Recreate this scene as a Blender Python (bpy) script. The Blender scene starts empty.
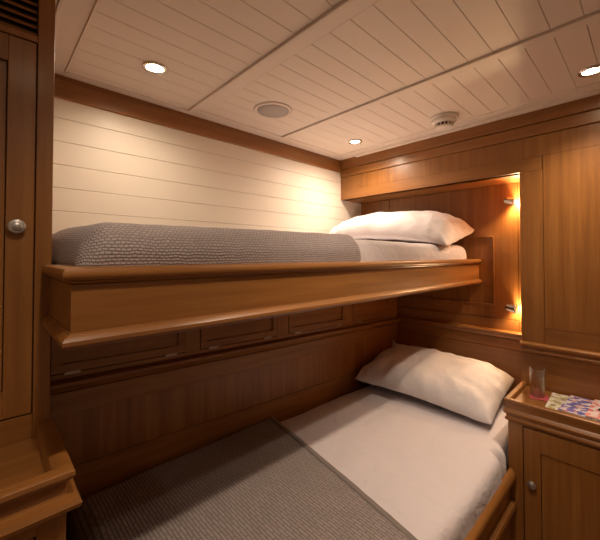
import bpy, bmesh, math, random
from mathutils import Vector, Matrix, Euler, noise
C = bpy.context.scene.collection
Z0 = 1.35            # height of the eye above the floor; heights below are written relative to the eye
ORI = {}
PI = math.pi
random.seed(4)

# ---------------------------------------------------------------- materials
def new_mat(name):
    m = bpy.data.materials.new(name); m.use_nodes = True
    nt = m.node_tree; b = nt.nodes['Principled BSDF']
    return m, nt, b
def N(nt, t, **k):
    n = nt.nodes.new(t)
    for a, v in k.items(): setattr(n, a, v)
    return n
def plain(name, col, rough=.5, metal=0, **k):
    m, nt, b = new_mat(name)
    tc = N(nt, 'ShaderNodeTexCoord'); no = N(nt, 'ShaderNodeTexNoise'); no.inputs['Scale'].default_value = 60
    nt.links.new(tc.outputs['Object'], no.inputs['Vector'])
    mr = N(nt, 'ShaderNodeMapRange'); mr.inputs['To Min'].default_value = rough*.85; mr.inputs['To Max'].default_value = rough*1.15
    nt.links.new(no.outputs['Fac'], mr.inputs['Value']); nt.links.new(mr.outputs['Result'], b.inputs['Roughness'])
    b.inputs['Base Color'].default_value = (*col, 1); b.inputs['Metallic'].default_value = metal
    for a, v in k.items(): b.inputs[a].default_value = v
    return m
def wood(name, grain, board=None, bw=.045, tone=1.0, rough=.40):
    """grain: axis the fibres run along; board: axis across which veneer strips change tone"""
    m, nt, b = new_mat(name); L = nt.links
    tc = N(nt, 'ShaderNodeTexCoord'); mp = N(nt, 'ShaderNodeMapping')
    s = [38, 38, 38]; s['XYZ'.index(grain)] = 1.6
    mp.inputs['Scale'].default_value = s
    L.new(tc.outputs['Object'], mp.inputs['Vector'])
    vec = mp.outputs['Vector']
    n1 = N(nt, 'ShaderNodeTexNoise'); n1.inputs['Scale'].default_value = 1.0; n1.inputs['Detail'].default_value = 5; n1.inputs['Roughness'].default_value = .6
    L.new(vec, n1.inputs['Vector'])
    n2 = N(nt, 'ShaderNodeTexNoise'); n2.inputs['Scale'].default_value = 5; n2.inputs['Detail'].default_value = 3
    L.new(vec, n2.inputs['Vector'])
    n3 = N(nt, 'ShaderNodeTexNoise'); n3.inputs['Scale'].default_value = .16; n3.inputs['Detail'].default_value = 2
    L.new(vec, n3.inputs['Vector'])
    def mix(a, bb, f):
        x = N(nt, 'ShaderNodeMath', operation='MULTIPLY_ADD'); x.inputs[1].default_value = f
        L.new(bb, x.inputs[0]); L.new(a, x.inputs[2]); return x.outputs[0]
    v = mix(n1.outputs['Fac'], n2.outputs['Fac'], .28)
    v = mix(v, n3.outputs['Fac'], .30)
    off = .29
    if board:
        sp = N(nt, 'ShaderNodeSeparateXYZ'); L.new(tc.outputs['Object'], sp.inputs[0])
        d = N(nt, 'ShaderNodeMath', operation='DIVIDE'); d.inputs[1].default_value = bw
        L.new(sp.outputs['XYZ'.index(board)], d.inputs[0])
        fl = N(nt, 'ShaderNodeMath', operation='FLOOR'); L.new(d.outputs[0], fl.inputs[0])
        wn = N(nt, 'ShaderNodeTexWhiteNoise', noise_dimensions='1D'); L.new(fl.outputs[0], wn.inputs['W'])
        v = mix(v, wn.outputs['Value'], .12); off += .06
    sb = N(nt, 'ShaderNodeMath', operation='SUBTRACT'); sb.inputs[1].default_value = off; L.new(v, sb.inputs[0])
    cr = N(nt, 'ShaderNodeValToRGB'); e = cr.color_ramp.elements
    t = tone*.84
    e[0].position = .02; e[0].color = (.170*t, .062*t, .0150*t, 1)
    e[1].position = 1.0; e[1].color = (.49*t, .222*t, .058*t, 1)
    q = cr.color_ramp.elements.new(.5); q.color = (.325*t, .130*t, .029*t, 1)
    L.new(sb.outputs[0], cr.inputs[0]); L.new(cr.outputs[0], b.inputs['Base Color'])
    b.inputs['Roughness'].default_value = rough
    b.inputs['Coat Weight'].default_value = .18; b.inputs['Coat Roughness'].default_value = .22
    bp = N(nt, 'ShaderNodeBump'); bp.inputs['Strength'].default_value = .06; bp.inputs['Distance'].default_value = .002
    L.new(n2.outputs['Fac'], bp.inputs['Height']); L.new(bp.outputs[0], b.inputs['Normal'])
    return m
WX = wood('teak_grain_along', 'X'); WY = wood('teak_grain_across', 'Y'); WZ = wood('teak_grain_upright', 'Z')
WZX = wood('teak_boards_x', 'Z', 'X', .05); WZY = wood('teak_boards_y', 'Z', 'Y', .055, rough=.38)
WYF = wood('teak_field_y', 'Z', 'Y', .03, rough=.36)
PAINT = plain('cream_paint', (.84, .77, .66), .42)
CEIL = plain('ceiling_paint', (.76, .665, .58), .62)
CHROME = plain('chrome', (.75, .72, .68), .15, 1)
NICKEL = plain('satin_nickel', (.50, .48, .47), .38, .85)
BRASS = plain('hinge_metal', (.42, .33, .25), .35, 1)
DARK = plain('dark_gap', (.012, .008, .006), .8)
WHITEPL = plain('white_plastic', (.78, .72, .66), .4)
GRILLE_M = plain('speaker_cloth', (.42, .38, .36), .7)
def emit(name, col, st):
    m, nt, b = new_mat(name); b.inputs['Base Color'].default_value = (1, .9, .7, 1)
    b.inputs['Emission Color'].default_value = (*col, 1); b.inputs['Emission Strength'].default_value = st; return m
BULB = emit('halogen_bulb', (1, .80, .52), 60)
BULB2 = emit('reading_bulb', (1, .70, .34), 30)
def linen(name, col, sc=14):
    m, nt, b = new_mat(name); L = nt.links
    tc = N(nt, 'ShaderNodeTexCoord')
    a = N(nt, 'ShaderNodeTexNoise'); a.inputs['Scale'].default_value = sc; a.inputs['Detail'].default_value = 4; a.inputs['Distortion'].default_value = .7
    w = N(nt, 'ShaderNodeTexNoise'); w.inputs['Scale'].default_value = 900
    L.new(tc.outputs['Object'], a.inputs['Vector']); L.new(tc.outputs['Object'], w.inputs['Vector'])
    ad = N(nt, 'ShaderNodeMath', operation='MULTIPLY_ADD'); ad.inputs[1].default_value = .04
    L.new(w.outputs['Fac'], ad.inputs[0]); L.new(a.outputs['Fac'], ad.inputs[2])
    bp = N(nt, 'ShaderNodeBump'); bp.inputs['Strength'].default_value = .5; bp.inputs['Distance'].default_value = .018
    L.new(ad.outputs[0], bp.inputs['Height']); L.new(bp.outputs[0], b.inputs['Normal'])
    b.inputs['Base Color'].default_value = (*col, 1); b.inputs['Roughness'].default_value = .85
    b.inputs['Sheen Weight'].default_value = .15
    return m
SHEET = linen('white_linen', (.66, .605, .635)); PILLOW = linen('pillow_linen', (.74, .69, .70), 9)
def waffle(name, bwid, rowh, c1, c2, mort, squash_off=.5, strength=.5, wob=.010):
    m, nt, b = new_mat(name); L = nt.links
    tc = N(nt, 'ShaderNodeTexCoord')
    nz = N(nt, 'ShaderNodeTexNoise'); nz.inputs['Scale'].default_value = 22
    L.new(tc.outputs['UV'], nz.inputs['Vector'])
    mv = N(nt, 'ShaderNodeVectorMath', operation='MULTIPLY_ADD'); mv.inputs[1].default_value = (wob, wob, 0)
    L.new(nz.outputs['Color'], mv.inputs[0]); L.new(tc.outputs['UV'], mv.inputs[2])
    br = N(nt, 'ShaderNodeTexBrick'); br.offset = squash_off
    br.inputs['Scale'].default_value = 1; br.inputs['Brick Width'].default_value = bwid; br.inputs['Row Height'].default_value = rowh
    br.inputs['Mortar Size'].default_value = mort; br.inputs['Mortar Smooth'].default_value = 1
    br.inputs['Color1'].default_value = (*c1, 1); br.inputs['Color2'].default_value = (c1[0]*.85, c1[1]*.85, c1[2]*.85, 1); br.inputs['Mortar'].default_value = (*c2, 1)
    L.new(mv.outputs[0], br.inputs['Vector'])
    L.new(br.outputs['Color'], b.inputs['Base Color'])
    bp = N(nt, 'ShaderNodeBump'); bp.inputs['Strength'].default_value = strength; bp.inputs['Distance'].default_value = .004
    L.new(br.outputs['Fac'], bp.inputs['Height']); L.new(bp.outputs[0], b.inputs['Normal'])
    b.inputs['Roughness'].default_value = .9
    return m
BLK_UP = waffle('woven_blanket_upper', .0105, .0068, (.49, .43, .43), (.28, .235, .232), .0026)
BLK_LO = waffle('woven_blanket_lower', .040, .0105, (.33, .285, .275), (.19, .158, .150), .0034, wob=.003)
BLK_HEM = plain('blanket_hem', (.21, .175, .165), .9)
m, nt, b = new_mat('glass'); GLASS = m
b.inputs['Transmission Weight'].default_value = 1; b.inputs['Roughness'].default_value = .03; b.inputs['Alpha'].default_value = .6; b.inputs['IOR'].default_value = 1.45
def mag(name, cols, scale):
    m, nt, b = new_mat(name); L = nt.links
    tc = N(nt, 'ShaderNodeTexCoord'); v = N(nt, 'ShaderNodeTexVoronoi', distance='CHEBYCHEV'); v.inputs['Scale'].default_value = scale
    L.new(tc.outputs['Object'], v.inputs['Vector'])
    sp = N(nt, 'ShaderNodeSeparateColor'); L.new(v.outputs['Color'], sp.inputs[0])
    cr = N(nt, 'ShaderNodeValToRGB'); cr.color_ramp.interpolation = 'CONSTANT'
    el = cr.color_ramp.elements
    el[0].color = (*cols[0], 1); el[1].position = 1/len(cols); el[1].color = (*cols[1], 1)
    for i in range(2, len(cols)):
        x = el.new(i/len(cols)); x.color = (*cols[i], 1)
    L.new(sp.outputs[0], cr.inputs[0]); L.new(cr.outputs[0], b.inputs['Base Color'])
    b.inputs['Roughness'].default_value = .3
    return m
MAGY = mag('cover_yellow', [(.60, .54, .28), (.72, .66, .50), (.50, .42, .18), (.8, .76, .70), (.30, .25, .16)], 60)
MAGB = mag('cover_blue', [(.12, .13, .42), (.75, .68, .66), (.20, .16, .46), (.60, .30, .28), (.74, .62, .60), (.14, .14, .34)], 66)
MAGR = mag('cover_red', [(.72, .20, .18), (.82, .72, .70), (.74, .30, .26), (.80, .60, .56), (.72, .16, .15)], 62)
PAPER = plain('paper_edge', (.7, .66, .6), .7)
ROSE = plain('rose_card', (.45, .07, .09), .5)
FLOORM = wood('floor_teak', 'Y', 'X', .09, .6)
BLACK = plain('black_plastic', (.01, .01, .012), .3)

# ---------------------------------------------------------------- mesh helpers
def finish(name, bm, mat, parent=None, bevel=0, smooth=False, seg=2, base=None, sub=0):
    """bm is in eye-relative world coordinates; links it as ONE object"""
    bmesh.ops.recalc_face_normals(bm, faces=bm.faces)
    me = bpy.data.meshes.new(name); bm.to_mesh(me); bm.free()
    me.transform(Matrix.Translation((0, 0, Z0)))
    if parent is None:
        if base is None:
            xs = [v.co for v in me.vertices]
            base = ((min(c.x for c in xs)+max(c.x for c in xs))/2, (min(c.y for c in xs)+max(c.y for c in xs))/2, min(c.z for c in xs))
        o = bpy.data.objects.new(name, me); C.objects.link(o)
        o.location = base; ORI[o.name] = Vector(base)
    else:
        o = bpy.data.objects.new(name, me); C.objects.link(o); o.parent = parent; ORI[o.name] = ORI[parent.name]
    me.transform(Matrix.Translation(-ORI[o.name]))
    for mm in (mat if isinstance(mat, (list, tuple)) else [mat]): me.materials.append(mm)
    if smooth:
        for p in me.polygons: p.use_smooth = True
    if sub:
        s = o.modifiers.new('s', 'SUBSURF'); s.levels = sub; s.render_levels = sub
    if bevel:
        b = o.modifiers.new('b', 'BEVEL'); b.width = bevel; b.segments = seg; b.limit_method = 'ANGLE'; b.angle_limit = math.radians(40)
    return o
def autosmooth(o, deg=35):
    me = o.data
    for p in me.polygons: p.use_smooth = True
    bm = bmesh.new(); bm.from_mesh(me)
    for e in bm.edges:
        if len(e.link_faces) == 2 and e.calc_face_angle(0) > math.radians(deg): e.smooth = False
    bm.to_mesh(me); bm.free()
    return o
def root(name, x, y, z, label, cat, group=None):
    o = bpy.data.objects.new(name, None); C.objects.link(o); o.empty_display_size = .05
    o.location = (x, y, z+Z0); ORI[o.name] = Vector((x, y, z+Z0))
    o['label'] = label; o['category'] = cat
    if group: o['group'] = group
    return o
def tag(o, label, cat, group=None):
    o['label'] = label; o['category'] = cat
    if group: o['group'] = group
    return o
def struct(o):
    o['kind'] = 'structure'; return o
def box(bm, x0, x1, y0, y1, z0, z1, f=None):
    vs = [Vector((x, y, z)) for x in (x0, x1) for y in (y0, y1) for z in (z0, z1)]
    if f: vs = [f(v) for v in vs]
    v = [bm.verts.new(c) for c in vs]
    for q in ((0, 1, 3, 2), (4, 6, 7, 5), (0, 4, 5, 1), (2, 3, 7, 6), (0, 2, 6, 4), (1, 5, 7, 3)):
        bm.faces.new([v[i] for i in q])
def B(*boxes, f=None):
    bm = bmesh.new()
    for b in boxes: box(bm, *b, f=f)
    return bm
def sweep(bm, prof, path, f=None):
    """prof: closed [(out, z)], path: open [(x, y)]; out is to the right of the travel direction, mitred"""
    n = len(path); rings = []
    P = [Vector(p) for p in path]
    for i in range(n):
        if i == 0: d = (P[1]-P[0]).normalized(); nn = Vector((d.y, -d.x)); k = nn
        elif i == n-1: d = (P[-1]-P[-2]).normalized(); nn = Vector((d.y, -d.x)); k = nn
        else:
            d1 = (P[i]-P[i-1]).normalized(); d2 = (P[i+1]-P[i]).normalized()
            n1 = Vector((d1.y, -d1.x)); n2 = Vector((d2.y, -d2.x)); k = (n1+n2).normalized(); k = k/k.dot(n1)
        ring = []
        for o, z in prof:
            c = Vector((P[i].x+k.x*o, P[i].y+k.y*o, z))
            if f: c = f(c)
            ring.append(bm.verts.new(c))
        rings.append(ring)
    m_ = len(prof)
    for i in range(n-1):
        for j in range(m_):
            bm.faces.new([rings[i][j], rings[i][(j+1) % m_], rings[i+1][(j+1) % m_], rings[i+1][j]])
    bm.faces.new(rings[0][::-1]); bm.faces.new(rings[-1])
def SW(prof, path, f=None):
    bm = bmesh.new(); sweep(bm, prof, path, f); return bm
def nose(zc, r, out, back=-.01, n=8):
    """half round moulding profile: closed [(out,z)]"""
    pts = [(back, zc+r)]
    for i in range(n+1):
        a = PI/2-PI*i/n
        pts.append((out-r*.9+r*.9*math.cos(a), zc+r*math.sin(a)))
    pts.append((back, zc-r)); return pts
def lathe(bm, prof, M, seg=28):
    rings = []
    for r, z in prof:
        if r < 1e-6: rings.append([bm.verts.new(M @ Vector((0, 0, z)))])
        else: rings.append([bm.verts.new(M @ Vector((r*math.cos(2*PI*i/seg), r*math.sin(2*PI*i/seg), z))) for i in range(seg)])
    for a, b in zip(rings, rings[1:]):
        if len(a) == 1 and len(b) == 1: continue
        for i in range(seg):
            j = (i+1) % seg
            if len(a) == 1: bm.faces.new([a[0], b[i], b[j]])
            elif len(b) == 1: bm.faces.new([a[i], a[j], b[0]])
            else: bm.faces.new([a[i], a[j], b[j], b[i]])
def LT(prof, M, seg=28):
    bm = bmesh.new(); lathe(bm, prof, M, seg); return bm
def T(x, y, z): return Matrix.Translation((x, y, z))
def R(ax, d): return Matrix.Rotation(math.radians(d), 4, ax)
def aim(p, d):
    return T(*p) @ Vector(d).to_track_quat('Z', 'Y').to_matrix().to_4x4()

# ---------------------------------------------------------------- key dimensions (eye-relative, metres)
ZC = .69; YB = 1.55; XR = 1.886; XH = 2.131; YN = .435; ZF = -Z0
BX0 = .10; BY0 = .687

# ---------------------------------------------------------------- setting
struct(finish('floor', B((-1.25, 2.2, -1.25, 1.65, ZF-.05, ZF)), FLOORM))
struct(finish('wall_left', B((-1.30, -1.25, -1.25, 1.65, ZF, ZC+.05)), PAINT))
struct(finish('wall_front', B((-1.25, 2.2, -1.30, -1.25, ZF, ZC+.05)), PAINT))
# back wall: horizontal cream planks, v-grooves
bm = bmesh.new(); box(bm, -1.25, XH+.06, YB+.008, YB+.06, ZF, ZC+.05)
g = .525; z = g-.089*8
edges = []
while z < .60:
    edges.append(z); z += .089
edges.append(.62)
for a, c in zip(edges, edges[1:]): box(bm, -1.2, XH+.05, YB, YB+.02, a+.0006, c-.0006)
wb = struct(finish('wall_back', bm, PAINT, bevel=.0014, seg=1))
cor = [(-.03, .60), (.006, .60), (.010, .604), (.010, .668), (.004, .672), (.004, ZC), (-.03, ZC)]
struct(autosmooth(finish('trim_1', SW(cor, [(-1.2, YB), (XR+.002, YB)]), WX)))
# ceiling: flat border board with three tongue-and-groove fields
bm = B((-1.25, 2.2, -1.25, 1.65, ZC+.006, ZC+.07))
cl = struct(finish('ceiling', bm, CEIL))
PY = .079; G0 = .517
def plank_field(x0, x1, y0, y1):
    bm = bmesh.new(); k = math.floor((y0-G0)/PY); ys = [y0]
    while G0+k*PY < y1-.012:
        if G0+k*PY > y0+.012: ys.append(G0+k*PY)
        k += 1
    ys.append(y1)
    for a, c in zip(ys, ys[1:]): box(bm, x0, x1, a+.0005, c-.0005, ZC-.001, ZC+.012)
    return finish('plank_field', bm, CEIL, cl, bevel=.0012, seg=1)
FR = [(-1.2, .14, -1.2, 1.50), (.222, .697, -1.2, 1.50), (.768, 1.246, -1.2, 1.462), (1.30, 1.765, -1.2, 1.455)]
for q in FR: plank_field(*q)
def frame_rail(*b): return finish('border_board', B(b[:6]), CEIL, cl)
frame_rail(.150, .2145, -1.2, 1.55, ZC-.001, ZC+.01, 0)
frame_rail(.7135, .768, -1.2, 1.55, ZC-.001, ZC+.01, 0)
frame_rail(1.2615, 1.30, -1.2, 1.55, ZC-.001, ZC+.01, 0)
frame_rail(.215, .713, 1.510, 1.55, ZC-.001, ZC+.01, 0)
frame_rail(.7685, 1.261, 1.472, 1.55, ZC-.001, ZC+.01, 0)
frame_rail(1.3005, 1.886, 1.465, 1.55, ZC-.001, ZC+.01, 0)
frame_rail(1.775, 1.886, -1.2, 1.464, ZC-.001, ZC+.01, 0)
finish('bead', B((.222, .698, 1.500, 1.5095, ZC-.007, ZC+.01)), CEIL, cl, bevel=.003)
finish('bead', B((.74, 1.247, 1.462, 1.4715, ZC-.007, ZC+.01)), CEIL, cl, bevel=.003)
finish('bead', B((1.275, 1.774, 1.455, 1.4645, ZC-.006, ZC+.01)), CEIL, cl, bevel=.003)
finish('bead', B((1.765, 1.7745, -1.2, 1.4545, ZC-.006, ZC+.01)), CEIL, cl, bevel=.003)
finish('bead', B((1.84, 1.886, -1.2, 1.4, ZC-.010, ZC+.01)), CEIL, cl, bevel=.004)
finish('bead', B((.698, .713, -1.2, 1.50, ZC-.010, ZC+.01)), CEIL, cl, bevel=.003)
finish('bead', B((1.247, 1.261, -1.2, 1.47, ZC-.010, ZC+.01)), CEIL, cl, bevel=.003)
finish('bead', B((.141, .149, -1.2, 1.50, ZC-.006, ZC+.01)), CEIL, cl, bevel=.002)
finish('bead', B((.215, .221, -1.2, 1.50, ZC-.006, ZC+.01)), CEIL, cl, bevel=.002)

# right wall, front plane X = XR, with the opening of the berth niche (Y > YN, below z=.39)
ZV = .402
wr = struct(finish('wall_right', B((XR+.012, XR+.05, YN+.0, YB, ZV, ZC), (XR+.012, XR+.05, -1.25, YN, ZF, ZC)), WZY))
finish('niche_return', B((XR+.05, XH, YN-.03, YN, -.80, ZV+.02)), WZ, wr)
finish('niche_soffit', B((XR+.012, XH, YN, YB, ZV, ZV+.03)), WY, wr)
# frieze and frames
finish('cornice', B((XR-.012, XR+.012, -1.2, YB, .622, ZC)), WY, wr, bevel=.003)
finish('cornice', B((XR-.006, XR+.012, -1.2, YB, .566, .620)), WY, wr, bevel=.003)
finish('frame_rail', B((XR, XR+.012, YN-.09, YB-.04, ZV, .468)), WY, wr, bevel=.0015)
finish('frame_stile', B((XR, XR+.012, YB-.040, YB, ZV, .565)), WZ, wr, bevel=.0015)
finish('field_panel', B((XR+.003, XR+.013, -1.2, YB-.041, .4685, .565)), WYF, wr, bevel=.0015)
finish('frame_stile', B((XR, XR+.012, YN-.092, YN, -.41, ZV-.0005)), WZ, wr, bevel=.0015)
finish('field_panel', B((XR+.003, XR+.013, -1.2, YN-.093, -.331, .468)), WYF, wr, bevel=.0015)
finish('frame_rail', B((XR, XR+.012, -1.2, YN-.093, -.41, -.332)), WY, wr, bevel=.0015)
finish('panel_bead', B((XR-.001, XR+.004, -1.2, YN-.093, -.336, -.331)), WY, wr)
capm = [(-.01, -.408), (.012, -.410), (.020, -.416), (.020, -.424), (.011, -.432), (.010, -.438), (.018, -.444), (.018, -.452), (.008, -.458), (-.01, -.458)]
mo = SW(capm, [(XR+.01, YN+.0), (XR, YN+.0), (XR, -1.2)][1:])
autosmooth(finish('dado_moulding', mo, WY, wr))
finish('splash_panel', B((XR, XR+.012, -1.2, YN, -.66, -.456)), WY, wr)

# head wall of the niche X = XH
wh = struct(finish('wall_head', B((XH+.010, XH+.06, YN-.03, YB+.06, ZF, ZC)), WZ))
finish('frame_stile', B((XH, XH+.012, YN, .500, -.42, ZV)), WZ, wh, bevel=.0015)
finish('field_panel', B((XH+.003, XH+.013, .503, 1.30, -.355, ZV)), WYF, wh, bevel=.0015)
finish('field_panel', B((XH+.003, XH+.013, 1.303, YB, -.355, ZV)), WYF, wh, bevel=.0015)
finish('frame_rail', B((XH, XH+.012, .502, YB, -.42, -.358)), WY, wh, bevel=.0015)
bd = .007
finish('panel_moulding', B((XH-.006, XH+.004, .620, .620+bd, -.285, .112), (XH-.006, XH+.004, .628, 1.25, .105, .112), (XH-.006, XH+.004, .628, 1.25, -.285, -.278), (XH-.006, XH+.004, 1.25, 1.257, -.285, .112)), WZ, wh, bevel=.002)
led = [(-.01, -.418), (.016, -.420), (.026, -.427), (.022, -.438), (.010, -.446), (.004, -.462), (-.01, -.466)]
autosmooth(finish('ledge_moulding', SW(led, [(XH, YB), (XH, YN)]), WY, wh))
finish('frame_rail', B((XH, XH+.012, YN, YB, -.52, -.466)), WY, wh, bevel=.0015)
finish('field_panel', B((XH+.003, XH+.013, YN, YB, -.85, -.522)), WY, wh, bevel=.0015)

# ---------------------------------------------------------------- locker row behind the lower berth (slightly skewed to the berth)
LX0, LX1 = .14, 2.125
def lk(c):   # local: x along, y = distance out of the face (toward the cabin), z
    return Vector((c.x, 1.322-.041*c.x-c.y, c.z-.018*(c.x-.25)))
lr = root('berth_locker', 1.1, 1.40, ZF, 'long dark teak locker with small hinged doors behind the lower berth', 'locker')
def lkobj(name, boxes, mat, parent=lr, bevel=.0015):
    bm = bmesh.new()
    for b in boxes: box(bm, *b, f=lk)
    return finish(name, bm, mat, parent, bevel=bevel)
lkobj('carcass', [(LX0, LX1, -.20, -.012, ZF, -.205)], WX)
lkobj('shelf_top', [(LX0, LX1, -.21, .006, -.20, -.185)], WX)
lkobj('top_rail', [(LX0, LX1, -.012, 0, -.232, -.200)], WX)
lkobj('bottom_rail', [(LX0, LX1, -.012, 0, -.400, -.384)], WX)
dx = [(.16, .60), (.66, 1.065), (1.135, 1.575), (1.64, 2.05)]
xs = [LX0]+[v for d in dx for v in d]+[LX1]
for a, c in zip(xs[0::2], xs[1::2]):
    if c-a > .01: lkobj('mullion', [(a, c, -.012, 0, -.384, -.232)], WZ)
for i, (a, c) in enumerate(dx):
    g_ = .0025
    bm = bmesh.new(); fw_ = .028
    for bb in ((a+g_, c-g_, -.010, .002, -.381, -.381+fw_), (a+g_, c-g_, -.010, .002, -.235-fw_, -.235), (a+g_, a+g_+fw_, -.010, .002, -.381+fw_, -.235-fw_), (c-g_-fw_, c-g_, -.010, .002, -.381+fw_, -.235-fw_), (a+fw_, c-fw_, -.010, -.005, -.36, -.25)):
        box(bm, *bb, f=lk)
    dr = finish('door', bm, WX, lr, bevel=.001)
    for hx in ((a+.06), (c-.06)):
        hb = bmesh.new(); box(hb, hx-.022, hx+.022, .002, .0045, -.388, -.378, f=lk)
        finish('hinge', hb, BRASS, dr, bevel=.001)
lkobj('lower_back', [(LX0, LX1, -.011, -.006, -.86, -.40)], WX)
mp = [(-.01, -.402), (.010, -.404), (.020, -.410), (.020, -.420), (.010, -.428), (.004, -.440), (-.01, -.444)]
bm = bmesh.new(); sweep(bm, [(o, z) for o, z in mp], [(LX0, 0), (LX1, 0)])
for v in bm.verts: v.co = lk(Vector((v.co.x, -v.co.y, v.co.z)))
autosmooth(finish('ledge_moulding', bm, WX, lr))
lkobj('frame_rail', [(LX0, LX1, -.010, .002, -.515, -.444)], WX)
lkobj('field_panel', [(LX0, LX1, -.010, -.002, -.69, -.5155)], WZX)
lkobj('frame_rail', [(LX0, LX1, -.010, .002, -.86, -.6905)], WX)

# ---------------------------------------------------------------- wardrobe on the left
wd = root('wardrobe', -.25, 1.25, ZF, 'tall dark teak wardrobe with louvred vent, beside the left end of the upper berth', 'wardrobe')
WXR = .118; WY0 = .962
finish('carcass', B((-.7, WXR, WY0+.022, YB-.005, ZF, ZC-.008)), WZ, wd)
finish('stile', B((.087, WXR, WY0, WY0+.0215, ZF, ZC-.008)), WZ, wd, bevel=.0015)
finish('stile', B((-.7, -.40, WY0, WY0+.0215, ZF, ZC-.008)), WZ, wd, bevel=.0015)
finish('rail', B((-.40, .087, WY0, WY0+.0215, .487, .501)), WX, wd, bevel=.0015)
finish('rail', B((-.40, .087, WY0, WY0+.0215, .655, ZC-.008)), WX, wd, bevel=.0015)
finish('rail', B((-.40, .087, WY0, WY0+.0215, ZF, -.356)), WX, wd, bevel=.0015)
finish('vent_recess', B((-.40, .087, WY0+.019, WY0+.0218, .501, .655)), DARK, wd)
for k in range(9):
    z = .510+k*.0175
    bm = bmesh.new(); box(bm, -.398, .0855, -.009, .009, -.0025, .0025)
    bmesh.ops.transform(bm, matrix=T(0, WY0+.011, z) @ R('X', 38), verts=bm.verts)
    finish('louvre_slat', bm, WX, wd, bevel=.001)
bm = B((.036, .0845, WY0+.001, WY0+.020, -.3525, .484), (-.397, -.345, WY0+.001, WY0+.020, -.3525, .484), (-.345, .036, WY0+.001, WY0+.020, .427, .484), (-.345, .036, WY0+.001, WY0+.020, -.3525, -.295))
dr = finish('door', bm, WZ, wd, bevel=.0012)
finish('door_panel', B((-.3435, .0345, WY0+.007, WY0+.018, -.2935, .4255)), WZX, dr, bevel=.0015)
kn = [(0, .0195), (.005, .0190), (.0095, .0172), (.0105, .0160), (.0120, .0162), (.0150, .0155), (.0162, .0135), (.0155, .0115), (.009, .0095), (.006, .006), (.0075, .0), (0, 0)]
def knob(x, y, z, d, parent, s=1.0):
    return finish('knob', LT([(r*s, h*s) for r, h in kn], aim((x, y, z), d)), NICKEL, parent, smooth=True)
knob(.054, WY0+.001, .063, (0, -1, 0), dr, 1.0)

# ---------------------------------------------------------------- left chest with tray top
lc = root('bedside_chest', -.25, .83, ZF, 'low teak chest with a raised-rim tray top, in front of the wardrobe', 'cabinet')
CX = .118; CY = .722
finish('carcass', B((-.7, CX-.012, CY+.012, WY0-.001, ZF, -.415)), WZ, lc)
finish('tray_surface', B((-.7, CX-.004, CY+.004, WY0-.001, -.415, -.409)), WX, lc)
rim = [(-.026, -.412), (-.026, -.392), (-.022, -.384), (-.014, -.380), (.002, -.380), (.008, -.384), (.009, -.391), (.004, -.398), (-.003, -.404), (-.005, -.418), (-.002, -.426), (.006, -.429), (.014, -.432), (.018, -.439), (.016, -.446), (.006, -.451), (-.004, -.457), (-.012, -.460), (-.026, -.460)]
autosmooth(finish('rim_moulding', SW(rim, [(-.7, CY), (CX, CY), (CX, WY0-.001)]), WX, lc))
finish('stile', B((CX-.045, CX-.003, CY+.003, CY+.014, ZF, -.458), (CX-.014, CX-.003, CY+.014, WY0-.002, ZF, -.458)), WZ, lc, bevel=.001)
finish('rail', B((-.7, CX-.045, CY+.003, CY+.014, -.476, -.458)), WX, lc, bevel=.001)
finish('door_gap', B((-.5, CX-.046, CY+.010, CY+.0135, ZF+.05, -.476)), DARK, lc)
df = finish('door', B((-.3, CX-.0485, CY+.004, CY+.009, ZF+.06, -.479)), WX, lc, bevel=.001)
knob(-.12, CY+.004, -.60, (0, -1, 0), df)

# ---------------------------------------------------------------- upper berth
ub = root('upper_berth', 1.1, 1.1, -.167, 'upper teak bunk with moulded front board, hung between wardrobe and head wall', 'bunk')
path = [(BX0+.014, WY0-.001), (BX0+.014, BY0+.014), (XH-.002, BY0+.014)]
PD = [(-.02, -.052), (0, -.052), (0, -.137), (-.02, -.137)]
finish('front_board', SW(PD, path), WX, ub)
topm = [(-.034, -.052), (-.034, -.026), (-.030, -.021), (.004, -.021), (.011, -.024), (.0145, -.031), (.0145, -.037), (.010, -.0435), (.003, -.046), (.0015, -.050), (-.004, -.0525)]
autosmooth(finish('top_moulding', SW(topm, path), WX, ub))
botm = [(-.02, -.1365), (.0015, -.1365), (.003, -.140), (.009, -.143), (.014, -.149), (.0145, -.156), (.010, -.1625), (.002, -.165), (-.02, -.165)]
autosmooth(finish('bottom_moulding', SW(botm, path), WX, ub))
finish('bunk_base', B((BX0+.016+.018, XH-.002, BY0+.036, WY0-.002, -.160, -.140), (WXR+.003, XH-.002, WY0-.002, YB-.004, -.160, -.140)), WX, ub)

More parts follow.
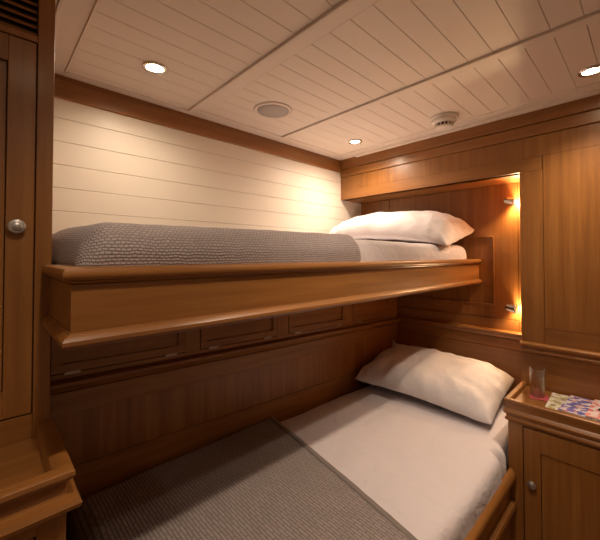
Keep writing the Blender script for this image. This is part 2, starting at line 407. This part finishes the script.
# ---------------------------------------------------------------- soft goods
def nz(p, s, seed=0): return noise.noise(Vector((p[0]*s+seed*7.3, p[1]*s-seed*3.1, p[2]*s+seed)))
def rbox(x0, x1, y0, y1, z0, z1, r, amp=.002, sc=6, step=.025, seed=0, top=None, rt=None):
    """mattress: rounded box on a grid, softly uneven"""
    bm = bmesh.new(); nx = max(4, int((x1-x0)/step)); ny = max(4, int((y1-y0)/step)); nzz = 8
    cache = {}
    def V(i, j, k):
        if (i, j, k) in cache: return cache[i, j, k]
        p = Vector((x0+(x1-x0)*i/nx, y0+(y1-y0)*j/ny, z0+(z1-z0)*k/nzz))
        q = Vector((min(max(p.x, x0+r), x1-r), min(max(p.y, y0+r), y1-r), min(max(p.z, z0+r*.9), z1-r)))
        d = p-q
        if d.length > 1e-9:
            m = max(abs(d.x), abs(d.y), abs(d.z)); d = d.normalized()*m
        p = q+d
        if k > 1: p.z += amp*nz(p, sc, seed)*min(1, k/4); p.y += amp*.6*nz(p, sc, seed+5); p.x += amp*.6*nz(p, sc, seed+9)
        if top: p = top(p, k/nzz)
        cache[i, j, k] = bm.verts.new(p); return cache[i, j, k]
    for i in range(nx):
        for j in range(ny):
            bm.faces.new([V(i, j, nzz), V(i+1, j, nzz), V(i+1, j+1, nzz), V(i, j+1, nzz)])
            bm.faces.new([V(i, j, 0), V(i, j+1, 0), V(i+1, j+1, 0), V(i+1, j, 0)])
    for k in range(nzz):
        for i in range(nx):
            bm.faces.new([V(i, 0, k), V(i+1, 0, k), V(i+1, 0, k+1), V(i, 0, k+1)])
            bm.faces.new([V(i, ny, k), V(i, ny, k+1), V(i+1, ny, k+1), V(i+1, ny, k)])
        for j in range(ny):
            bm.faces.new([V(0, j, k), V(0, j, k+1), V(0, j+1, k+1), V(0, j+1, k)])
            bm.faces.new([V(nx, j, k), V(nx, j+1, k), V(nx, j+1, k+1), V(nx, j, k+1)])
    return bm
def cloth(xs, section, yend=None):
    """section(x) -> list of (x,y,z) points; grid with UV = (x, arc length)"""
    bm = bmesh.new(); uv = bm.loops.layers.uv.new('UVMap'); rows = []; uvs = []; acc = 0; last = None
    for x in xs:
        pts = [Vector(p) for p in section(x)]; L = 0; r = []; u = []
        if last: acc += (pts[9]-last).length
        last = pts[9].copy()
        for i, p in enumerate(pts):
            if i: L += (p-pts[i-1]).length
            r.append(bm.verts.new(p)); u.append((acc, L))
        rows.append(r); uvs.append(u)
    for a in range(len(rows)-1):
        for b_ in range(len(rows[a])-1):
            f = bm.faces.new([rows[a][b_], rows[a+1][b_], rows[a+1][b_+1], rows[a][b_+1]])
            for lp, q in zip(f.loops, (uvs[a][b_], uvs[a+1][b_], uvs[a+1][b_+1], uvs[a][b_+1])): lp[uv].uv = q
    return bm
# upper mattress in its sheet
UMX0, UMX1, UMY0, UMY1, UMZ = .145, 2.062, BY0+.042, 1.545, .058
def crown(p, k):
    p.z += .012*k*math.sin(PI*min(1, max(0, (p.y-UMY0)/(UMY1-UMY0))))
    return p
um = finish('mattress', rbox(UMX0, UMX1, UMY0, UMY1, -.138, UMZ, .055, .004, 9, top=crown, seed=2), SHEET, smooth=True, sub=1)
tag(um, 'mattress in a fitted white sheet lying in the upper bunk', 'mattress')
# upper blanket: thick woven cover over the foot two thirds
def up_sec(x):
    a, c = .128, .998
    e = .060                                   # rounding of the foot end
    s = 1 if x > a+e else math.sqrt(max(0, 1-((a+e-x)/e)**2))
    e2 = .045
    s2 = 1 if x < c-e2 else math.sqrt(max(0, 1-((x-c+e2)/e2)**2))
    th = .010*min(s2+.05, 1)
    zt = UMZ-.004+.010*min(1, max(0, (x-.1)/.5))+.008*s2
    z0 = -.060
    top = z0+(zt-z0)*(.18+.82*s) if x < .3 else UMZ-.01+(zt-UMZ+.01)*s2
    y0 = UMY0-th+(1-s)*.035+(1-s2)*.003
    r = min(.055, max(.01, (top-z0)*.6)); pts = []
    for i in range(6): pts.append((y0+.002*math.sin(i), z0+(top-r-z0)*i/5))
    for i in range(1, 8):
        t = PI/2*i/7; pts.append((y0+r-r*math.cos(t), top-r+r*math.sin(t)))
    yb = YB-.008
    for i in range(1, 31): pts.append((y0+r+(yb-y0-r)*i/30, top+.012*math.sin(PI*i/30)*s))
    out = []
    for i, (y, z) in enumerate(pts):
        p = Vector((x, y, z)); q = .003*nz(p, 6, 1)+.0015*nz(p, 20, 3)
        fade = min(1, s2*1.2)
        ny_ = -1 if i < 6 else (-.7 if i < 12 else 0)
        out.append((x, max(y+ny_*abs(q)*fade, BY0+.0285) if i<6 else y+ny_*abs(q)*fade, z+(q*fade+.003*fade if i > 9 else 0)))
    return out
xs = [.128+.0015*i for i in range(0, 10)]+[.145+.01*i for i in range(0, 80)]+[.945+.003*i for i in range(0, 18)]+[.9975]
bm = cloth(xs, up_sec)
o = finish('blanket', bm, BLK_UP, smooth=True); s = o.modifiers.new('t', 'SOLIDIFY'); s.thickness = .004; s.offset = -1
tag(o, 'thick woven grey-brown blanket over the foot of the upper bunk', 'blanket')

def pillow(name, cx, cy, cz, L, W, H, rx, ry, rz, mat, seed, label, ears=.035, bend=0, flat=.35, backear=0):
    bm = bmesh.new(); n = 44; mm = 34; vt = {}
    M = T(cx, cy, cz) @ R('Z', rz) @ R('Y', ry) @ R('X', rx)
    def pt(i, j, s):
        u = -1+2*i/mm; v = -1+2*j/n                # u across (local x), v along (local y)
        uu = math.sin(u*PI/2*.98)/math.sin(PI/2*.98); vv = math.sin(v*PI/2*.98)/math.sin(PI/2*.98)
        ex = 1-.085*(1-uu*uu)*(vv*vv)**2; ey = 1-.11*(1-vv*vv)*(uu*uu)**2
        rc = 1-.018*(uu*vv)**6
        x = W/2*uu*(1-.06*(1-vv*vv)*abs(uu)**3)*rc; y = L/2*vv*(1-.045*(1-uu*uu)*abs(vv)**3)*rc
        k = max(0, 1-abs(uu)**3.0)**.5*max(0, 1-abs(vv)**6)**.48
        z = H/2*k*(1 if s > 0 else -flat)
        # wrinkles radiating from the corners and along the seams
        ed = (abs(uu)**3+abs(vv)**4)*k
        wv = .030*ed*nz((uu*1.3, vv*5, seed), 2.2, seed)+.012*k*nz((uu*2, vv*3, seed+3), 1.6, seed+2)
        wv += .010*ed*math.sin(15*math.atan2(vv, uu)+4*nz((uu, vv, 0), 2, seed))
        z += wv*(1 if s > 0 else .4)
        cr_ = (abs(uu)*abs(vv))**6
        z += ears*cr_*.3
        z -= bend*abs(vv)**3
        if backear: z += backear*(max(0, uu)*max(0, vv))**8
        return M @ Vector((x, y, z))
    for s in (1, -1):
        for i in range(mm+1):
            for j in range(n+1):
                e = i in (0, mm) or j in (0, n)
                if s < 0 and e: vt[i, j, s] = vt[i, j, 1]
                else: vt[i, j, s] = bm.verts.new(pt(i, j, s))
        for i in range(mm):
            for j in range(n):
                q = [vt[i, j, s], vt[i+1, j, s], vt[i+1, j+1, s], vt[i, j+1, s]]
                bm.faces.new(q if s > 0 else q[::-1])
    # flat seam flange
    o = finish(name, bm, mat, smooth=True, sub=1)
    return tag(o, label, 'pillow')
pillow('pillow', 1.865, 1.10, .154, .80, .48, .225, 3, -12, 3, PILLOW, 3, 'plump white pillow at the head of the upper bunk', bend=.042, flat=.30)

# ---------------------------------------------------------------- lower berth
lb = root('lower_berth', 1.0, .85, ZF, 'lower teak bunk with rounded front rail, running under the upper berth', 'bunk')
LY = .408
rp = [(.030+o, z) for o, z in []]
rail = [(-.012, -.945), (-.012, -.886), (-.010, -.882), (-.006, -.880), (.002, -.882), (.011, -.890), (.014, -.902), (.013, -.920), (.008, -.932), (-.002, -.940), (-.008, -.946)]
autosmooth(finish('front_rail', SW(rail, [(.15, LY), (1.604, LY)]), WX, lb))
finish('front_board', B((.15, 1.604, LY+.008, LY+.024, ZF+.10, -.944)), WX, lb)
rail2 = [(-.012, -1.056), (-.012, -1.008), (.002, -1.008), (.011, -1.014), (.014, -1.026), (.012, -1.042), (.004, -1.052)]
autosmooth(finish('lower_moulding', SW(rail2, [(.15, LY), (1.604, LY)]), WX, lb))
finish('bunk_base', B((.15, 1.604, LY+.025, 1.23, ZF, -.967), (1.604, XH-.002, YN+.03, 1.23, ZF, -.967)), WX, lb)
LMX0, LMX1, LMY0, LZ = .235, XH-.012, .411, -.788
def lmtop(p, k):   # back edge follows the locker face; narrower behind the cabinet
    yb0 = 1.24; yb = 1.322-.041*p.x-.028
    t = (p.y-LMY0)/(yb0-LMY0)
    y0 = LMY0
    if p.x > 1.50:
        w = min(1, (p.x-1.55)/.06); w = w*w*(3-2*w)
        y0 = LMY0+.036*w
    p.y = y0+(yb-y0)*t
    p.z += .004*k*math.sin(PI*min(1, max(0, t)))
    return p
lm = finish('mattress', rbox(LMX0, LMX1, LMY0, 1.24, -.966, LZ, .045, .005, 8, top=lmtop, seed=8), SHEET, smooth=True, sub=1)
tag(lm, 'mattress in a fitted white sheet lying in the lower bunk', 'mattress')
# lower blanket
def edge_x(y): return .865+(y-.44)*.185
def lo_blanket():
    bm = bmesh.new(); uv = bm.loops.layers.uv.new('UVMap')
    yb = lambda x: 1.322-.041*x-.034
    prof = []                                        # (x-param) along the bed from tucked foot to head edge
    NX = 90; NY = 60; grid = []
    for i in range(NX+1):
        row = []
        for j in range(NY+1):
            t = j/NY
            # arc across the bed: drop over the front edge then run to the wall
            zt = LZ+.010; r = .05; drop = .075
            La = drop; Lb = r*PI/2; y0 = LMY0-.006; full = La+Lb+(1.27-y0-r)
            s = t*full
            if s < La: y = y0; z = zt-r-(La-s); 
            elif s < La+Lb: a = (s-La)/r; y = y0+r-r*math.cos(a); z = zt-r+r*math.sin(a)
            else: y = y0+r+(s-La-Lb)/(full-La-Lb)*(yb(.6)-y0-r); z = zt+.004*math.sin(PI*(s-La-Lb)/(full-La-Lb))
            ex = edge_x(y)
            lenx = ex-.205+.12                       # total cloth length incl. foot drop
            q = i/NX*lenx
            if q < .09: x = .212-.002; zz = z-.05-(.09-q)*.9
            elif q < .14:
                a = (q-.09)/.05*PI/2; x = .210+.05*(1-math.cos(a)); zz = z-.05+.05*math.sin(a)
            else: x = .260+(q-.14)/(lenx-.14)*(ex-.260); zz = z
            w = .0035*nz((x, y, z), 6, 4)+.0015*nz((x, y, z), 18, 2)
            if s > La+Lb*.4: zz += w+.002
            elif s < La: y -= abs(w)
            zz = max(zz, -.925)
            if s < La+.01: zz = max(zz, -.878)
            row.append((Vector((x, y, zz)), (q, s)))
        grid.append(row)
    vs = [[bm.verts.new(p[0]) for p in r_] for r_ in grid]
    for i in range(NX):
        for j in range(NY):
            f = bm.faces.new([vs[i][j], vs[i+1][j], vs[i+1][j+1], vs[i][j+1]])
            for lp, (a, b_) in zip(f.loops, ((i, j), (i+1, j), (i+1, j+1), (i, j+1))): lp[uv].uv = (grid[a][b_][1][1], grid[a][b_][1][0])
    hem = bmesh.new(); prev = None
    for j in range(NY+1):
        p = grid[NX][j][0]; p2 = grid[NX-2][j][0]
        up = Vector((0, 0, .0035)) if j > 14 else Vector((0, -.0035, 0)) if j < 8 else Vector((0, -.0025, .0025))
        q = [hem.verts.new(c) for c in (p2+up*.9, p+up+Vector((.004, 0, 0)), p-up*.5+Vector((.004, 0, 0)), p2-up*.3)]
        if prev:
            for k in range(4): hem.faces.new([prev[k], prev[(k+1) % 4], q[(k+1) % 4], q[k]])
        prev = q
    return bm, hem
bm, hem = lo_blanket()
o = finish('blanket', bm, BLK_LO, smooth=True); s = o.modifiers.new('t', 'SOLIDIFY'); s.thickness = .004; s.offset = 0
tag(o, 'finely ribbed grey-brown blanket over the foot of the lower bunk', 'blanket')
finish('hem', hem, BLK_HEM, o, smooth=True)
pillow('pillow', 1.858, .868, -.690, .73, .49, .215, 2, -9, 3, PILLOW, 11, 'white pillow at the head of the lower bunk, beside the drinking glass cabinet', bend=.02, flat=.35, backear=.07)

# ---------------------------------------------------------------- bedside cabinet on the right
ns = root('bedside_cabinet', 1.75, .0, ZF, 'teak bedside cabinet with tray top at the head of the lower bunk, carrying the glass', 'cabinet')
NX0, NY1 = 1.612, .424
TZ = -.620
finish('carcass', B((NX0+.014, XR-.001, -1.0, NY1-.004, ZF, TZ-.008)), WZ, ns)
finish('tray_surface', B((NX0, XR-.001, -1.0, NY1-.002, TZ-.008, TZ)), WY, ns)
nr = [(-.010, -.622), (-.010, -.604), (-.006, -.600), (.008, -.600), (.012, -.603), (.012, -.612), (.008, -.618), (.007, -.640), (.012, -.646), (.015, -.652), (.012, -.660), (.006, -.664), (.005, -.672), (.009, -.678), (.010, -.684), (.004, -.690), (-.010, -.690)]
autosmooth(finish('rim_moulding', SW(nr, [(XR-.002, NY1), (NX0, NY1), (NX0, -1.0)]), WY, ns))
finish('stile', B((NX0, NX0+.014, .372, NY1, ZF, -.689)), WZ, ns, bevel=.001)
finish('side_panel', B((NX0+.0145, XR-.002, NY1-.0035, NY1, ZF, -.689)), WZ, ns)
finish('rail', B((NX0, NX0+.014, -1.0, .372, -.698, -.6895)), WY, ns, bevel=.001)
finish('door_gap', B((NX0+.010, NX0+.0138, -.3, .3715, ZF+.05, -.6985)), DARK, ns)
bm = B((NX0-.001, NX0+.009, .312, .3685, ZF+.06, -.701), (NX0-.001, NX0+.009, -.08, .312, -.785, -.701), (NX0-.001, NX0+.009, -.08, .312, ZF+.06, ZF+.15), (NX0-.001, NX0+.009, -.14, -.08, ZF+.06, -.701))
dr = finish('door', bm, WZ, ns, bevel=.0012)
finish('door_panel', B((NX0+.004, NX0+.009, -.079, .3105, ZF+.151, -.7865)), WYF, dr, bevel=.001)
knob(NX0-.001, .341, -.917, (-1, 0, 0), dr, 1.0)

# glass tumbler
gp = [(0, .0), (.024, .0), (.0265, .002), (.0295, .118), (.0305, .120), (.0290, .119), (.0245, .016), (.021, .012), (0, .012)]
gx, gy = 1.775, .352
o = finish('drinking_glass', LT(gp, T(gx, gy, TZ+.0035), 40), GLASS, smooth=True)
tag(o, 'clear glass tumbler standing on the bedside cabinet tray', 'glass')
bm = bmesh.new(); box(bm, -.034, .034, -.034, .034, 0, .003)
bmesh.ops.transform(bm, matrix=T(gx-.004, gy-.006, TZ+.0002) @ R('Z', 12), verts=bm.verts)
tag(finish('coaster', bm, ROSE, bevel=.001), 'flat dark red coaster under the drinking glass', 'coaster')
def magazine(name, x0, x1, y0, y1, z, rot, cover, label, th=.004):
    cx, cy = (x0+x1)/2, (y0+y1)/2
    r = root(name, cx, cy, z, label, 'magazine', None)
    M = T(cx, cy, z) @ R('Z', rot)
    hx, hy = (x1-x0)/2, (y1-y0)/2
    bm = B((-hx, hx, -hy, hy, 0, th)); bmesh.ops.transform(bm, matrix=M, verts=bm.verts); finish('pages', bm, PAPER, r)
    bm = B((-hx-.001, hx+.001, -hy-.001, hy+.001, th, th+.0008)); bmesh.ops.transform(bm, matrix=M, verts=bm.verts); finish('cover', bm, cover, r)
    return r
magazine('magazine', 1.665, 1.865, .185, .308, TZ+.0004, 2, MAGY, 'yellow-covered magazine lying nearest the drinking glass')
magazine('magazine', 1.660, 1.868, .13, .255, TZ+.0055, -4, MAGB, 'blue and white patterned magazine between the yellow and the red one')
magazine('magazine', 1.655, 1.868, .02, .175, TZ+.0112, -3, MAGR, 'red and white patterned magazine at the right edge of the photo')
# folded reading glasses on the magazines
gl = root('eyeglasses', 1.75, .125, TZ+.0165, 'thin dark folded eyeglasses lying on the red magazine', 'eyeglasses')
def tube(bm, pts, r, seg=8):
    rings = []
    for i, p in enumerate(pts):
        p = Vector(p); d = (Vector(pts[min(i+1, len(pts)-1)])-Vector(pts[max(i-1, 0)])).normalized()
        q = d.to_track_quat('Z', 'Y').to_matrix()
        rings.append([bm.verts.new(p+q @ Vector((r*math.cos(2*PI*k/seg), r*math.sin(2*PI*k/seg), 0))) for k in range(seg)])
    for a, b_ in zip(rings, rings[1:]):
        for k in range(seg): bm.faces.new([a[k], a[(k+1) % seg], b_[(k+1) % seg], b_[k]])
    bm.faces.new(rings[0][::-1]); bm.faces.new(rings[-1])
for sy in (0, 1):
    bm = bmesh.new(); cy = .125-.055*sy
    pts = [(1.752+.017*math.sin(a*PI/8), cy+.022*math.cos(a*PI/8), TZ+.0195) for a in range(17)]
    tube(bm, pts, .0018); finish('lens_rim', bm, BLACK, gl, smooth=True)
bm = bmesh.new(); tube(bm, [(1.757, .103, TZ+.0205), (1.759, .0975, TZ+.022), (1.757, .092, TZ+.0205)], .0016); finish('bridge', bm, BLACK, gl, smooth=True)
bm = bmesh.new(); tube(bm, [(1.753, .148, TZ+.020), (1.744, .150, TZ+.020), (1.735, .10, TZ+.019), (1.728, .03, TZ+.019)], .0018); finish('temple_arm', bm, BLACK, gl, smooth=True)
bm = bmesh.new(); tube(bm, [(1.753, .047, TZ+.020), (1.748, .045, TZ+.020), (1.738, .09, TZ+.0225), (1.734, .135, TZ+.0225)], .0018); finish('temple_arm', bm, BLACK, gl, smooth=True)

# ---------------------------------------------------------------- ceiling fittings
def lamp_light(name, loc, d, energy, size, blend, col, rad, parent=None, kind='SPOT'):
    l = bpy.data.lights.new(name, kind); l.energy = energy; l.color = col; l.shadow_soft_size = rad
    if kind == 'SPOT': l.spot_size = math.radians(size); l.spot_blend = blend
    o = bpy.data.objects.new(name, l); C.objects.link(o)
    w = Vector((loc[0], loc[1], loc[2]+Z0)); q = Vector(d).to_track_quat('-Z', 'Y')
    o.rotation_euler = q.to_euler()
    o.location = w-(ORI[parent.name] if parent else Vector((0, 0, 0)))
    if parent: o.parent = parent
    return o
HAL = (1, .79, .60)
PW = 26
def downlight(x, y, label, pw=PW, size=125, blend=1, first=[]):
    z = ZC-.002
    r = root('downlight', x, y, z, label, 'downlight', None)
    M = T(x, y, z)
    if not first:
        a = finish('trim_ring', LT([(.031, .002), (.042, .002), (.043, -.002), (.040, -.006), (.033, -.007), (.030, -.004), (.029, .001)], M, 36), CHROME, r, smooth=True)
        b_ = finish('bulb', LT([(0, -.0045), (.012, -.0045), (.024, -.002), (.0285, .001), (0, .0015)], M, 28), BULB, r, smooth=True)
        first.extend([a, b_])
    else:
        for q in first:
            c = q.copy(); c.parent = r; C.objects.link(c)
    lamp_light('downlight_lamp', (x, y, z-.012), (0, 0, -1), pw, size, blend, HAL, .022, r)
    return r
downlight(.45, 1.243, 'leftmost bright halogen downlight in the ceiling, above the blanket', 13, 165, 1)
downlight(1.621, 1.221, 'small bright halogen downlight in the ceiling corner above the upper pillow', 30, 165)
downlight(1.635, .141, 'bright halogen downlight in the ceiling at the right edge of the photo', 30, 125)
for x, y, p_, sz in ((.84, .30, 31, 92), (.12, .30, 14, 130), (-.75, .10, 5, 150), (.45, -.95, 1.5, 110), (1.62, -.95, 3, 110)):  # unseen lamps: first set from the bunk's shadow edge, rest added as fill
    downlight(x, y, 'unseen halogen downlight placed out of view to light the cabin', p_, sz, .7)['group'] = 'unseen ceiling downlights'

sp = root('ceiling_speaker', .991, 1.227, ZC-.001, 'round grey ceiling speaker set between the downlights', 'speaker')
M = T(.991, 1.227, ZC-.001) @ Matrix.Scale(1.22, 4)
finish('trim_ring', LT([(.062, .002), (.074, .002), (.075, -.002), (.072, -.005), (.064, -.006), (.061, -.003)], M, 48), CEIL, sp, smooth=True)
finish('grille', LT([(0, -.0045), (.03, -.0043), (.0612, -.003), (.0615, .001), (0, .001)], M, 48), GRILLE_M, sp, smooth=True)
sd = root('smoke_detector', 1.659, .701, ZC-.001, 'white round smoke detector hanging from the ceiling near the wall', 'smoke detector')
M = T(1.659, .701, ZC-.001) @ Matrix.Scale(1.25, 4)
finish('base_plate', LT([(0, 0), (.052, 0), (.053, -.006), (.050, -.012), (0, -.012)], M, 40), WHITEPL, sd, smooth=False)
finish('sensor_head', LT([(0, -.012), (.044, -.012), (.045, -.020), (.040, -.026), (.037, -.028), (0, -.028)], M, 40), WHITEPL, sd)
finish('chamber', LT([(0, -.028), (.030, -.028), (.028, -.040), (0, -.040)], M, 32), DARK, sd)
finish('cap', LT([(0, -.039), (.033, -.039), (.031, -.045), (.022, -.048), (0, -.049)], M, 32), WHITEPL, sd)
bm = bmesh.new()
for k in range(14):
    q = bmesh.new(); a = 2*PI*k/14
    vs0 = len(bm.verts)
    box(bm, .0295, .0345, -.0022, .0022, -.040, -.027, f=lambda v: M @ (Matrix.Rotation(a, 3, 'Z') @ v)); q.free()
finish('vent_ribs', bm, WHITEPL, sd)

# ---------------------------------------------------------------- reading lamps on the head wall
def reading(z, label, pw):
    y = .528
    r = root('reading_lamp', XH-.003, y, z, label, 'reading lamp', None)
    finish('wall_plate', LT([(0, 0), (.017, 0), (.017, .003), (.013, .006), (0, .007)], aim((XH+.003, y+.012, z), (-1, 0, 0))), CHROME, r, smooth=True)
    bm = bmesh.new(); tube(bm, [(XH-.002, y+.012, z), (XH-.016, y+.010, z), (XH-.040, y+.006, z)], .004, 10); finish('arm', bm, CHROME, r, smooth=True)
    d = Vector((.10, -1, -.22)).normalized(); c = Vector((XH-.045, y, z))
    M = aim(c-d*.03, d) @ Matrix.Scale(1.55, 4)
    finish('lamp_head', LT([(0, 0), (.008, .001), (.0125, .006), (.014, .014), (.0155, .030), (.0175, .038), (.0165, .038), (.013, .030), (.012, .02), (0, .018)], M), CHROME, r, smooth=True)
    finish('bulb', LT([(0, .020), (.010, .021), (.011, .026), (.006, .031), (0, .033)], M), BULB2, r, smooth=True)
    lamp_light('reading_lamp_light', c+d*.046, (.25, -1, -.45), pw, 150, .6, (1, .68, .36), .010, r, 'POINT')
reading(.297, 'upper chrome reading lamp on the head wall, above the upper bunk', 8)
reading(-.286, 'lower chrome reading lamp on the head wall, beneath the upper bunk', 4)

# ---------------------------------------------------------------- camera and world
cam = bpy.data.cameras.new('camera'); co = bpy.data.objects.new('camera', cam); C.objects.link(co)
cam.sensor_fit = 'HORIZONTAL'; cam.sensor_width = 36; cam.lens = 334/600*36
cam.shift_y = -21/600; cam.clip_start = .01
co.location = (0, 0, Z0)
A_ = math.radians(43.6); Tt = math.radians(1.1)
fwd = Vector((math.sin(A_)*math.cos(Tt), math.cos(A_)*math.cos(Tt), math.sin(Tt)))
co.rotation_euler = fwd.to_track_quat('-Z', 'Y').to_euler()
S = bpy.context.scene
S.camera = co
w = bpy.data.worlds.new('world'); S.world = w; w.use_nodes = True
w.node_tree.nodes['Background'].inputs[0].default_value = (.9, .7, .5, 1); w.node_tree.nodes['Background'].inputs[1].default_value = .02
S.view_settings.view_transform = 'Standard'; S.view_settings.look = 'None'; S.view_settings.gamma = 1
S.view_settings.use_curve_mapping = False
S.view_settings.exposure = 0
